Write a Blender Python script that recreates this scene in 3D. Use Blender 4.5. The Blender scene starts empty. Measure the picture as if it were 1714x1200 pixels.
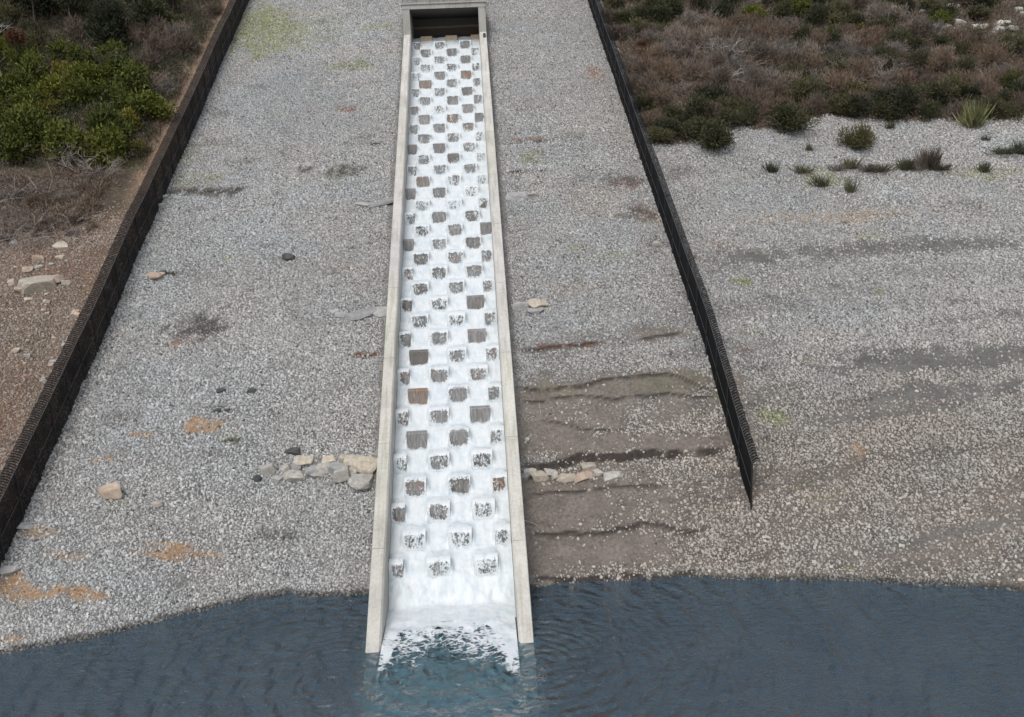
import bpy, math, random
import numpy as np
from mathutils import Matrix, Vector
random.seed(7); rng=np.random.default_rng(11)
S=bpy.context.scene; COL=S.collection
# ------------------------------------------------------------------ camera, sky, sun, exposure
W0,H0=1714.,1200.; FPX=1420.
CX,CY,CZ,TH,YAW,ROLL=2.5179,-40.6534,24.3432,0.21532,0.03508,-0.04345
Fv=np.array([math.sin(YAW)*math.cos(TH),math.cos(YAW)*math.cos(TH),-math.sin(TH)])
Rv=np.cross(Fv,[0,0,1]);Rv/=np.linalg.norm(Rv);Uv=np.cross(Rv,Fv)
R2=Rv*math.cos(ROLL)+Uv*math.sin(ROLL);U2=-Rv*math.sin(ROLL)+Uv*math.cos(ROLL)
Cv=np.array([CX,CY,CZ])
cd=bpy.data.cameras.new("camera");cam=bpy.data.objects.new("camera",cd);COL.objects.link(cam)
m=Matrix.Identity(4)
for i in range(3):
    m[i][0]=R2[i];m[i][1]=U2[i];m[i][2]=-Fv[i];m[i][3]=Cv[i]
cam.matrix_world=m
cd.sensor_width=36;cd.lens=FPX/W0*36;cd.clip_end=2000;cd.clip_start=.1
S.camera=cam
w=bpy.data.worlds.new("World");S.world=w;w.use_nodes=True
nt=w.node_tree;bg=nt.nodes['Background']
sky=nt.nodes.new('ShaderNodeTexSky');sky.sky_type='NISHITA';sky.sun_disc=False
SUN_EL,SUN_AZ=math.radians(52),math.radians(200)   # azimuth from +Y clockwise: behind the camera, a little left
sky.sun_elevation=SUN_EL;sky.sun_rotation=SUN_AZ;sky.dust_density=3.0;sky.air_density=1.0
hs=nt.nodes.new('ShaderNodeHueSaturation');hs.inputs['Saturation'].default_value=.42
nt.links.new(sky.outputs[0],hs.inputs['Color']);nt.links.new(hs.outputs[0],bg.inputs[0]);bg.inputs[1].default_value=.14
sl=bpy.data.lights.new("sun","SUN");sl.energy=1.1;sl.angle=math.radians(25);sl.color=(1,.97,.93)
so=bpy.data.objects.new("sun",sl);COL.objects.link(so)
sd=Vector((math.sin(SUN_AZ)*math.cos(SUN_EL),math.cos(SUN_AZ)*math.cos(SUN_EL),math.sin(SUN_EL)))
so.rotation_euler=sd.to_track_quat('Z','Y').to_euler();so.location=(0,-20,60)
S.view_settings.view_transform='Standard';S.view_settings.look='None';S.view_settings.gamma=1
S.view_settings.exposure=0.42
S.cycles.transparent_max_bounces=14;S.cycles.max_bounces=6

# ------------------------------------------------------------------ helpers
SL=math.radians(31.5);cs,sn,tn=math.cos(SL),math.sin(SL),math.tan(SL)
def P(x,t,n=0): return (x,t*cs-n*sn,t*sn+n*cs)
def proj(x,y,z):
    d=np.stack([np.asarray(x)-CX,np.asarray(y)-CY,np.asarray(z)-CZ],-1)
    w_=np.maximum(d@Fv,.5);return W0/2+FPX*(d@R2)/w_,H0/2-FPX*(d@U2)/w_
def ray(u,v): return Fv+R2*((u-W0/2)/FPX)-U2*((v-H0/2)/FPX)
_tab=rng.random((256,256))
def vnoise(x,y):
    x=np.asarray(x,float);y=np.asarray(y,float)
    xi=np.floor(x).astype(int);yi=np.floor(y).astype(int);fx=x-xi;fy=y-yi
    fx=fx*fx*(3-2*fx);fy=fy*fy*(3-2*fy)
    g=lambda a,b:_tab[a&255,b&255]
    return (g(xi,yi)*(1-fx)+g(xi+1,yi)*fx)*(1-fy)+(g(xi,yi+1)*(1-fx)+g(xi+1,yi+1)*fx)*fy
def fbm(x,y,o=4):
    r=0;a=.5;tot=0
    for i in range(o):
        r=r+a*vnoise(x*2**i+17.3*i,y*2**i+9.1*i);tot+=a;a*=.5
    return r/tot
def sm(x): x=np.clip(x,0,1);return x*x*(3-2*x)
def link(o,parent=None):
    COL.objects.link(o)
    if parent is not None:o.parent=parent
    return o
def tag(o,label=None,cat=None,group=None,kind=None):
    if label:o['label']=label
    if cat:o['category']=cat
    if group:o['group']=group
    if kind:o['kind']=kind
    return o
def empty(name,loc=(0,0,0),rz=0):
    o=bpy.data.objects.new(name,None);o.location=loc;o.rotation_euler=(0,0,rz);o.empty_display_size=.3
    COL.objects.link(o);return o
def npmesh(name,V,Fc,mat=None,smooth=False):
    V=np.asarray(V,np.float32).reshape(-1,3);me=bpy.data.meshes.new(name)
    if isinstance(Fc,np.ndarray):
        n,k=Fc.shape;me.vertices.add(len(V));me.vertices.foreach_set('co',V.ravel())
        me.loops.add(n*k);me.loops.foreach_set('vertex_index',Fc.astype(np.int32).ravel())
        me.polygons.add(n);me.polygons.foreach_set('loop_start',np.arange(0,n*k,k,dtype=np.int32))
        me.polygons.foreach_set('loop_total',np.full(n,k,np.int32));me.update(calc_edges=True)
    else: me.from_pydata([tuple(map(float,v)) for v in V],[],Fc);me.update()
    if smooth: me.polygons.foreach_set('use_smooth',np.ones(len(me.polygons),bool))
    if mat:me.materials.append(mat)
    return me
def fattr(me,name,vals):
    a=me.attributes.new(name,'FLOAT','POINT');a.data.foreach_set('value',np.asarray(vals,np.float32).ravel())
def cattr(me,name,rgb):
    a=me.attributes.new(name,'FLOAT_COLOR','POINT');c=np.ones((len(rgb),4),np.float32);c[:,:3]=rgb
    a.data.foreach_set('color',c.ravel())
class MB:
    def __init__(s): s.v=[];s.f=[]
    def add(s,vs,fs):
        b=len(s.v);s.v+= [tuple(v) for v in vs];s.f+=[tuple(i+b for i in f) for f in fs]
    def box8(s,p): s.add(p,[(0,3,2,1),(4,5,6,7),(0,1,5,4),(1,2,6,5),(2,3,7,6),(3,0,4,7)])
    def box(s,x0,x1,y0,y1,z0,z1): s.box8([(x0,y0,z0),(x1,y0,z0),(x1,y1,z0),(x0,y1,z0),(x0,y0,z1),(x1,y0,z1),(x1,y1,z1),(x0,y1,z1)])
    def tube(s,a,b,r0,r1=None,n=6):
        r1=r0 if r1 is None else r1;a=Vector(a);b=Vector(b);d=(b-a)
        if d.length<1e-5:return
        q=d.to_track_quat('Z','Y');vs=[]
        for c,r in((a,r0),(b,r1)):
            for i in range(n):
                an=2*math.pi*i/n;vs.append(c+q@Vector((math.cos(an)*r,math.sin(an)*r,0)))
        s.add(vs,[(i,(i+1)%n,n+(i+1)%n,n+i) for i in range(n)]+[tuple(range(n))[::-1],tuple(range(n,2*n))])
    def build(s,name,mat,parent=None,smooth=False):
        me=npmesh(name,s.v,s.f,mat,smooth);return link(bpy.data.objects.new(name,me),parent)

# ------------------------------------------------------------------ materials
def mat(name):
    M=bpy.data.materials.new(name);M.use_nodes=True;t=M.node_tree;b=t.nodes['Principled BSDF'];return M,t,b
def N(t,ty,**k):
    n=t.nodes.new(ty)
    for a,v in k.items():
        if a in n.inputs: n.inputs[a].default_value=v
        else: setattr(n,a,v)
    return n
def ramp(t,fac,stops,interp='LINEAR'):
    r=t.nodes.new('ShaderNodeValToRGB');r.color_ramp.interpolation=interp;e=r.color_ramp.elements
    while len(e)<len(stops): e.new(.5)
    for i,(p,c) in enumerate(stops):
        e[i].position=p;e[i].color=(*c,1) if len(c)==3 else c
    t.links.new(fac,r.inputs[0]);return r.outputs[0]
def mixc(t,a,b,fac,mode='MIX'):
    n=t.nodes.new('ShaderNodeMix');n.data_type='RGBA';n.blend_type=mode
    for s_,v in((0,fac),(6,a),(7,b)):
        if hasattr(v,'is_linked'): t.links.new(v,n.inputs[s_])
        elif s_==0:n.inputs[0].default_value=v
        else:n.inputs[s_].default_value=(*v,1)
    return n.outputs[2]
def math_(t,op,a,b=None,c=None):
    n=t.nodes.new('ShaderNodeMath');n.operation=op
    for i,v in enumerate((a,b,c)):
        if v is None: continue
        if hasattr(v,'is_linked'): t.links.new(v,n.inputs[i])
        else:n.inputs[i].default_value=v
    return n.outputs[0]
def pos(t): return t.nodes.new('ShaderNodeNewGeometry').outputs['Position']
def noise(t,vec,scale,detail=4,rough=.55,out=0):
    n=N(t,'ShaderNodeTexNoise');n.inputs['Scale'].default_value=scale;n.inputs['Detail'].default_value=detail;n.inputs['Roughness'].default_value=rough
    t.links.new(vec,n.inputs['Vector']);return n.outputs[out]
def mapping(t,vec,sc,loc=(0,0,0)):
    n=t.nodes.new('ShaderNodeMapping');n.inputs['Scale'].default_value=sc;n.inputs['Location'].default_value=loc;t.links.new(vec,n.inputs['Vector']);return n.outputs[0]
def bump(t,b,h,strength,dist):
    n=t.nodes.new('ShaderNodeBump');n.inputs['Strength'].default_value=strength;n.inputs['Distance'].default_value=dist
    t.links.new(h,n.inputs['Height']);t.links.new(n.outputs[0],b.inputs['Normal']);return n.outputs[0]
def attr(t,name,ty='GEOMETRY',out='Color'):
    n=t.nodes.new('ShaderNodeAttribute');n.attribute_name=name;n.attribute_type=ty;return n.outputs[out]
def simple(name,col,rough=.8,scale=3,var=.25,bmp=.3,metal=0):
    M,t,b=mat(name);p=pos(t);f=noise(t,p,scale,6)
    c=ramp(t,f,[(.25,tuple(v*(1-var) for v in col)),(.75,tuple(min(1,v*(1+var)) for v in col))])
    t.links.new(c,b.inputs['Base Color']);b.inputs['Roughness'].default_value=rough;b.inputs['Metallic'].default_value=metal
    if bmp: bump(t,b,noise(t,p,scale*8,4),bmp,.02)
    return M
# ground
def m_ground():
    M,t,b=mat('ground_soil');p=pos(t)
    c=attr(t,'soil');f=noise(t,p,5,6,.7);f2=noise(t,p,.6,4)
    k=ramp(t,f,[(.3,(.55,.55,.55)),(.7,(1.4,1.4,1.4))]);c=mixc(t,c,k,1,'MULTIPLY')
    k=ramp(t,f2,[(.3,(.8,.8,.8)),(.7,(1.2,1.2,1.2))]);c=mixc(t,c,k,1,'MULTIPLY')
    # fine pebbles between the stones
    v=N(t,'ShaderNodeTexVoronoi');v.inputs['Scale'].default_value=14;t.links.new(p,v.inputs['Vector'])
    sp=N(t,'ShaderNodeSeparateColor');t.links.new(v.outputs['Color'],sp.inputs[0])
    pk=ramp(t,sp.outputs[0],[(0,(.45,.45,.45)),(.5,(1,1,1)),(1,(1.8,1.8,1.75))])
    c=mixc(t,c,mixc(t,c,pk,1,'MULTIPLY'),attr(t,'pebble',out='Fac'))
    t.links.new(c,b.inputs['Base Color']);b.inputs['Roughness'].default_value=.9
    h=math_(t,'ADD',v.outputs['Distance'],f);bump(t,b,h,.6,.05);return M
def m_stone(name,inst=True,stops=None):
    M,t,b=mat(name);oi=t.nodes.new('ShaderNodeObjectInfo')
    stops=stops or [(0,(.06,.06,.06)),(.035,(.11,.11,.108)),(.07,(.26,.258,.25)),(.3,(.318,.319,.316)),(.75,(.368,.369,.365)),(.93,(.43,.425,.41)),(1,(.50,.49,.47))]
    c=ramp(t,oi.outputs['Random'],stops)
    tc=t.nodes.new('ShaderNodeTexCoord')
    f=noise(t,tc.outputs['Object'],2.2,5)
    c=mixc(t,c,ramp(t,f,[(.3,(.75,.74,.73)),(.7,(1.2,1.2,1.2))]),1,'MULTIPLY')
    if inst:c=mixc(t,c,attr(t,'tint','INSTANCER'),1,'MULTIPLY')
    t.links.new(c,b.inputs['Base Color']);b.inputs['Roughness'].default_value=.85
    if not inst: bump(t,b,noise(t,pos(t),9,6,.7),.5,.04)
    return M
def m_rock(name,c0,c1,sc=2.5):
    M,t,b=mat(name);oi=t.nodes.new('ShaderNodeObjectInfo');p=pos(t)
    f=noise(t,p,sc,6,.65);c=ramp(t,f,[(.3,c0),(.68,c1)])
    k=ramp(t,oi.outputs['Random'],[(0,(.78,.78,.8)),(1,(1.15,1.13,1.1))]);c=mixc(t,c,k,1,'MULTIPLY')
    t.links.new(c,b.inputs['Base Color']);b.inputs['Roughness'].default_value=.85
    bump(t,b,noise(t,p,11,6,.7),.6,.05);return M
def m_concrete(name,col,seg=True):
    M,t,b=mat(name);p=pos(t)
    f=noise(t,p,.5,5);g=noise(t,p,6,6,.7)
    c=ramp(t,f,[(.3,tuple(v*.86 for v in col)),(.7,tuple(v*1.1 for v in col))])
    c=mixc(t,c,ramp(t,g,[(.25,(.8,.79,.77)),(.6,(1.05,1.05,1.05))]),1,'MULTIPLY')
    if seg:c=mixc(t,c,attr(t,'seg'),1,'MULTIPLY')
    # streaky damp stains across the concrete
    s_=noise(t,mapping(t,p,(3,.25,.25)),1.2,4);c=mixc(t,c,ramp(t,s_,[(.35,(.8,.79,.76)),(.5,(1,1,1))]),1,'MULTIPLY')
    t.links.new(c,b.inputs['Base Color']);b.inputs['Roughness'].default_value=.8
    bump(t,b,g,.25,.02);return M
def m_baffle():
    M,t,b=mat('wet_baffle_concrete');p=pos(t);oi=t.nodes.new('ShaderNodeObjectInfo')
    r=ramp(t,oi.outputs['Random'],[(0,(.13,.12,.11)),(.3,(.19,.185,.18)),(.8,(.23,.225,.22)),(1,(.2,.15,.11))])
    s_=noise(t,mapping(t,p,(9,9,1.6)),1,5,.65);c=mixc(t,r,ramp(t,s_,[(.3,(.5,.5,.5)),(.6,(1.2,1.2,1.2)),(.72,(1.9,1.9,1.95))]),1,'MULTIPLY')
    rs=noise(t,p,1.1,4);c=mixc(t,c,(.22,.10,.045),math_(t,'MULTIPLY',ramp(t,rs,[(.5,(0,0,0)),(.66,(.7,.7,.7))]),math_(t,'GREATER_THAN',oi.outputs['Random'],.72)))
    t.links.new(c,b.inputs['Base Color']);b.inputs['Roughness'].default_value=.4;bump(t,b,s_,.4,.03);return M
def m_foam():
    M,t,b=mat('white_water');p=pos(t)
    f=noise(t,mapping(t,p,(1.6,.8,.8)),1.3,6,.6);g=noise(t,p,9,5,.7)
    c=ramp(t,f,[(.3,(.47,.525,.555)),(.5,(.565,.60,.615)),(.7,(.61,.625,.635))])
    c=mixc(t,c,ramp(t,g,[(.3,(.93,.95,.96)),(.55,(1,1,1))]),1,'MULTIPLY');st=noise(t,mapping(t,p,(4.5,.9,.9)),1.5,6,.65);c=mixc(t,c,ramp(t,st,[(.3,(.90,.93,.945)),(.52,(1,1,1))]),1,'MULTIPLY')
    t.links.new(c,b.inputs['Base Color']);b.inputs['Roughness'].default_value=.55
    b.inputs['Subsurface Weight'].default_value=.0
    bump(t,b,g,.15,.03)
    # alpha: cov attribute (1 = solid foam) broken up by streaky noise
    cov=attr(t,'cov',out='Fac');lake=attr(t,'lake',out='Fac')
    n1=noise(t,mapping(t,p,(8.5,5,5.0)),1,3,.8)
    n2=noise(t,mapping(t,p,(1.3,1.9,1)),1.1,7,.72)
    rg=math_(t,'SUBTRACT',1.0,math_(t,'MULTIPLY',math_(t,'ABSOLUTE',math_(t,'SUBTRACT',noise(t,mapping(t,p,(1.1,1.7,1)),1.5,4,.6),.5)),5.0))
    n2=math_(t,'ADD',math_(t,'MULTIPLY',n2,.62),math_(t,'MULTIPLY',rg,.28))
    mx=t.nodes.new('ShaderNodeMix');t.links.new(lake,mx.inputs[0]);t.links.new(n1,mx.inputs[2]);t.links.new(n2,mx.inputs[3])
    a=math_(t,'ADD',math_(t,'MULTIPLY',math_(t,'SUBTRACT',mx.outputs[0],.5),math_(t,'MULTIPLY_ADD',lake,0.5,7.5)),math_(t,'MULTIPLY_ADD',cov,5.0,-2.0))
    n=t.nodes.new('ShaderNodeClamp');t.links.new(a,n.inputs[0]);t.links.new(n.outputs[0],b.inputs['Alpha']);return M
def m_water():
    M=bpy.data.materials.new('lake_water');M.use_nodes=True;t=M.node_tree;t.nodes.clear()
    out=t.nodes.new('ShaderNodeOutputMaterial');p=pos(t)
    # ripples
    n1=noise(t,mapping(t,p,(.5,1.1,1)),2.2,5,.6);n2=noise(t,p,7,3)
    d=noise(t,p,.35,3,.5,1)
    def rings(cx,cy,sc,amp,rad):
        v=t.nodes.new('ShaderNodeVectorMath');v.operation='DISTANCE'
        pw=t.nodes.new('ShaderNodeVectorMath');pw.operation='MULTIPLY_ADD';t.links.new(d,pw.inputs[0]);pw.inputs[1].default_value=(1.6,1.6,0);t.links.new(p,pw.inputs[2])
        t.links.new(pw.outputs[0],v.inputs[0]);v.inputs[1].default_value=(cx,cy,0)
        s_=math_(t,'SINE',math_(t,'MULTIPLY',v.outputs['Value'],sc))
        f=math_(t,'POWER',2.718,math_(t,'MULTIPLY',v.outputs['Value'],-1/rad));md=ramp(t,noise(t,p,1.1,4),[(.38,(.08,.08,.08)),(.62,(1,1,1))])
        return math_(t,'MULTIPLY',math_(t,'MULTIPLY',s_,f),math_(t,'MULTIPLY',md,amp))
    h=math_(t,'MULTIPLY',n1,1.0);h=math_(t,'MULTIPLY_ADD',n2,.2,h)
    for a in((5.4,-1.2,11,.7,6),(-5.2,-1.8,11,.6,5),(1,1,4.6,1.0,34),(6,2,7.3,.5,20),(-8,3,5.5,.45,16)): h=math_(t,'ADD',h,rings(*a))
    bn=t.nodes.new('ShaderNodeBump');bn.inputs['Strength'].default_value=.55;bn.inputs['Distance'].default_value=.62;t.links.new(h,bn.inputs['Height'])
    tr=t.nodes.new('ShaderNodeBsdfTransparent');tr.inputs[0].default_value=(.75,.85,.85,1)
    df=t.nodes.new('ShaderNodeBsdfDiffuse');gl=t.nodes.new('ShaderNodeBsdfGlossy');gl.inputs['Roughness'].default_value=.08
    tb=attr(t,'turb',out='Fac');bc=ramp(t,noise(t,p,.25,3),[(.3,(.068,.108,.150)),(.7,(.092,.134,.168))])
    bc=mixc(t,bc,(.11,.26,.31),math_(t,'MULTIPLY',tb,ramp(t,noise(t,mapping(t,p,(1,1.8,1)),1.5,8,.7,0),[(.34,(.0,.0,.0)),(.66,(1,1,1))])));t.links.new(bc,df.inputs[0])
    t.links.new(bn.outputs[0],df.inputs['Normal']);t.links.new(bn.outputs[0],gl.inputs['Normal'])
    m1=t.nodes.new('ShaderNodeMixShader');m1.inputs[0].default_value=.55;t.links.new(tr.outputs[0],m1.inputs[1]);t.links.new(df.outputs[0],m1.inputs[2])
    fr=t.nodes.new('ShaderNodeFresnel');fr.inputs[0].default_value=1.33;t.links.new(bn.outputs[0],fr.inputs['Normal'])
    m2=t.nodes.new('ShaderNodeMixShader');t.links.new(fr.outputs[0],m2.inputs[0]);t.links.new(m1.outputs[0],m2.inputs[1]);t.links.new(gl.outputs[0],m2.inputs[2])
    t.links.new(m2.outputs[0],out.inputs['Surface'])
    va=t.nodes.new('ShaderNodeVolumeAbsorption');va.inputs['Color'].default_value=(.35,.5,.5,1);va.inputs['Density'].default_value=.42
    t.links.new(va.outputs[0],out.inputs['Volume']);return M
def m_leaf(name,c0,c1):
    M,t,b=mat(name);oi=t.nodes.new('ShaderNodeObjectInfo')
    lf=attr(t,'lf',out='Fac');c=ramp(t,lf,[(0,c0),(1,c1)])
    k=ramp(t,oi.outputs['Random'],[(0,(.65,.68,.7)),(.5,(1,1,1)),(1,(1.35,1.25,1.1))]);c=mixc(t,c,k,1,'MULTIPLY')
    t.links.new(c,b.inputs['Base Color']);b.inputs['Roughness'].default_value=.75;b.inputs['Specular IOR Level'].default_value=.25;return M
def m_mesh(name,alpha,stripe=0):
    M,t,b=mat(name);b.inputs['Base Color'].default_value=(.005,.0055,.0065,1);b.inputs['Roughness'].default_value=.95;b.inputs['Specular IOR Level'].default_value=.15
    p=pos(t);f=noise(t,p,.7,3);lo,hi=alpha
    a=ramp(t,f,[(.3,(lo,lo,lo)),(.7,(hi,hi,hi))])
    if stripe:
        uv=attr(t,'rib',out='Fac');s_=math_(t,'SINE',math_(t,'MULTIPLY',uv,6.2832/stripe))
        a=math_(t,'MAXIMUM',math_(t,'MULTIPLY',a,.75),math_(t,'GREATER_THAN',s_,.3))
    t.links.new(a,b.inputs['Alpha']);return M
M_ground=m_ground();M_stone=m_stone('gravel_stone');M_conc=m_concrete('chute_concrete',(.455,.445,.415))
M_floor=simple('chute_floor',(.18,.17,.15));M_baf=m_baffle();M_foam=m_foam();M_water=m_water()
M_pale=m_rock('pale_rock',(.24,.23,.205),(.46,.445,.41),4);M_cream=m_rock('cream_rock',(.27,.235,.185),(.47,.43,.36),4)
M_dark=m_rock('dark_rock',(.035,.037,.04),(.09,.09,.085));M_grey=m_rock('grey_rock',(.2,.2,.2),(.36,.36,.35));M_brown=m_rock('tan_rock',(.27,.2,.15),(.42,.35,.28))
M_post=simple('black_steel',(.004,.004,.0045),.7,bmp=0);M_mesh=m_mesh('fence_mesh',(.91,.975));M_flap=m_mesh('fence_flap_mesh',(.72,.92),.2)
M_meshR=m_mesh('fence_mesh_dense',(.95,.99))
M_rail=simple('rail_steel',(.05,.055,.06),.4,bmp=0)
M_inner=None
# ------------------------------------------------------------------ terrain
shoreL=[(-75,-9),(-40,-3),(-24.48,2.17),(-21.61,2.86),(-18.72,3.77),(-15.9,5.29),(-12.82,6.68),(-10.11,7.31),(-7.1,6.56),(-5.11,6.38),
        (4.74,5.97),(8.71,6.07),(15.22,6.0),(21.05,5.02),(25.98,4.02),(32.4,2.12),(50,-4),(90,-14)]
shx=np.array([a for a,b in shoreL]);shy=np.array([b for a,b in shoreL])
FLX=lambda y:-26.1;  FRX=lambda y:18.45
SC=[] # scarps: (xs, ys, amp, length)
def H(x,y,fine=True):
    x=np.asarray(x,float);y=np.asarray(y,float)
    base=tn*y-1.2/cs+(fbm(x*.12,y*.12,3)-.5)*.5
    ys=np.interp(x,shx,shy)+(fbm(x*.6+5,x*0+3,3)-.5)*.5
    bys=tn*ys-1.2/cs
    z=np.where(y>ys,base-(bys)*(1-sm((y-ys)/16)),base-bys)
    z=z-(fbm(x*.12,y*.12,3)-.5)*.5*(1-sm((np.abs(y-ys))/4))
    z=z+sm((x-22)/8)*sm((y-44)/8)*(fbm(x*.25,y*.25,3)-.4)*2.0
    z=z+sm((-27.5-x)/4)*(fbm(x*.3+40,y*.3,4)-.45)*1.6
    z=z+(fbm(x*.9,y*.9,3)-.5)*.16
    yy=np.maximum(y-100,0);z=z-yy*.42
    if fine:
        for xs,yl,A,L in SC:
            yl_=np.interp(x,xs,yl)+(fbm(x*.45+A*50,x*0+L,3)-.5)*.7
            k=sm((x-xs[0]+.3)/1.2)*sm((xs[-1]+.3-x)/1.5);d=yl_-y
            A_=A*k*(.6+.8*fbm(x*.7+3*A,x*0+9.*A,2))
            z=z-np.where(d>0,A_*sm(d/.16)*np.exp(-np.maximum(d,0)/L),0)
    return z
def hit(u,v):
    d=ray(u,v);k=np.linspace(20,260,1600);Q=Cv+d*k[:,None]
    f=Q[:,2]-H(Q[:,0],Q[:,1],False);i=int(np.argmax(f<0))
    if f[i]>=0:i=len(k)-1
    a,b=k[i-1],k[i]
    for _ in range(14):
        c=(a+b)/2;q=Cv+d*c
        if q[2]-H(q[0],q[1],False)<0:b=c
        else:a=c
    q=Cv+d*b;return float(q[0]),float(q[1]),float(q[2])
def pxm(u,v):           # pixels (of 1714) per metre at that ground point
    q=np.array(hit(u,v));return FPX/((q-Cv)@Fv)
scarps_px=[([(862,652),(960,645),(1060,626),(1130,628),(1200,650)],.22,1.2),([(866,674),(940,664),(1040,660),(1120,656),(1205,662)],.18,.8),
 ([(872,776),(930,770),(980,762),(1080,752),(1150,750),(1220,752)],.5,1.2),([(885,829),(960,822),(1060,812),(1120,806)],.16,.6),
 ([(885,893),(960,890),(1040,882),(1100,879),(1190,878)],.25,.8),([(888,967),(960,965),(1060,962),(1180,955)],.35,.6),
 ([(868,586),(920,578),(960,576),(1015,571)],.22,.6),([(830,240),(880,236),(935,230)],.25,.6),([(585,592),(610,594),(640,590)],.25,.5),
 ([(1340,592),(1420,583),(1520,580),(1640,584),(1720,594)],.3,1.6),([(1180,418),(1300,414),(1500,410),(1720,404)],.3,1.5),
 ([(1262,672),(1360,678),(1560,692)],.15,.8),([(870,798),(930,792),(990,780)],.12,.5),([(1060,566),(1100,560),(1150,555)],.2,.5),
 ([(280,322),(340,318),(420,312)],.2,.5),([(520,244),(600,240),(664,240)],.15,.5),([(830,292),(900,286),(950,286)],.12,.5),
 ([(600,345),(640,338),(668,330)],.15,.5),([(1380,652),(1500,648),(1714,656)],.15,.8),([(900,700),(980,720),(1060,722)],.1,.6)]
for pts,A,L in scarps_px:
    q=sorted([hit(u,v)[:2] for u,v in pts]);SC.append((np.array([a for a,b in q]),np.array([b for a,b in q]),A,L))
# patches: (u,v,ru,rv, kind, strength)
PT=[]
def ell(kind,u,v,ru,rv,s=1.):
    c=hit(u,v);e=hit(u+ru,v);g=hit(u,v-rv);PT.append((kind,c[0],c[1],abs(e[0]-c[0]),max(.15,abs(g[1]-c[1])),s))
for a in [(960,805,130,30,.7),(960,905,140,45,.75),(980,690,140,34,.55),(1120,745,110,12,1),(1010,648,190,18),(930,735,60,25,.8),(960,715,80,18,.9),(1010,742,150,14),(1170,742,70,12),(960,850,110,32,.9),(930,930,130,28,1),
          (1060,920,90,26,.8),(1100,850,60,40,.35),(1100,640,60,16,.8),(900,690,60,16,.6),(1120,695,60,14,.4),(900,850,40,50,.9),(900,900,60,20,.8),(940,955,70,10,.8),
          (1500,930,220,30,.35),(1350,840,90,60,.3),(1600,870,140,60,.35),(1000,985,130,12,.8),(1640,985,90,12,.6),(1105,558,45,9,.9),(1250,425,70,10,.5)]: ell('silt',a[0],a[1],a[2]*1.2,a[3]*1.25,*a[4:])
for a in [(1545,600,210,22,1),(1580,652,190,15,.9),(1500,413,280,14,.9),(1260,428,110,14,.8),(1480,690,160,9,.7),(1560,900,200,12,.6)]: ell('gsilt',*a)
for a in [(345,712,46,14),(240,728,22,6),(175,768,24,6,.9),(300,918,66,13),(275,930,50,9,.9),(90,990,75,13),(30,985,40,22,.9),(60,890,45,10,.7),(15,965,40,12),
          (1435,755,16,16,.8),(20,1070,30,9,.6),(110,930,40,8,.5)]: ell('orange',*a)
for a in [(605,592,26,4),(940,578,70,5),(310,572,30,10,.8),(580,183,20,6,.8),(995,125,20,12,.7),(880,232,45,3,.7),(1045,305,35,14,.5),(1080,355,30,14,.5),(1250,585,20,6,.3)]: ell('red',*a)
for a in [(445,60,70,35,.75),(430,30,60,25,.75),(590,110,40,10,.6),(630,45,30,6,.6),(570,285,26,10,.8),(300,260,50,22,.3),(330,300,50,14,.35),(890,265,25,14,.5),(1240,470,18,6,.9),
          (1300,695,36,16,.7),(1380,300,40,20,.6),(1650,290,60,14,.5),(1120,640,60,14,.28),(1470,490,10,5,.7),(380,735,24,7,.5),(1450,395,40,7,.4),(940,650,60,10,.25),(1200,660,20,12,.5),(520,50,60,30,.3)]: ell('moss',*a)
for a in [(1440,362,130,13,.55),(1300,365,60,10,.4),(540,440,40,20,.1),(970,480,50,20,.25),(1000,340,60,30,.2),(1000,180,90,60,.15)]: ell('peach',*a)
for a in [(330,540,45,16,.55),(460,895,45,10,.6),(350,320,70,6,.6),(1000,300,40,12,.4),(200,700,40,14,.4),(560,790,50,30,.2),(1130,290,30,14,.4),(490,965,14,8,.5),(1100,410,24,14,.5),(1260,510,100,14,.15),(1540,505,100,12,.2)]: ell('dark_patch',*a)
rs_=random.Random(44)
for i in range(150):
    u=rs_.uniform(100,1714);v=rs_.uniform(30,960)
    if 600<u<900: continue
    ell(rs_.choice(['dark_patch','dark_patch','dark_patch','moss','peach','pale_patch','pale_patch']),u,v,rs_.uniform(8,34),rs_.uniform(3,8),rs_.uniform(.2,.5))
for a in [(320,548,55,22,.9),(575,284,34,10,.9),(512,283,16,5,.9),(345,322,70,7,.9),(465,326,12,6,.8),(1035,300,40,14,.7),(1065,358,30,14,.7),(1190,455,14,5,.8),(60,735,50,30,.3)]: ell('dark_patch',*a)
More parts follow.
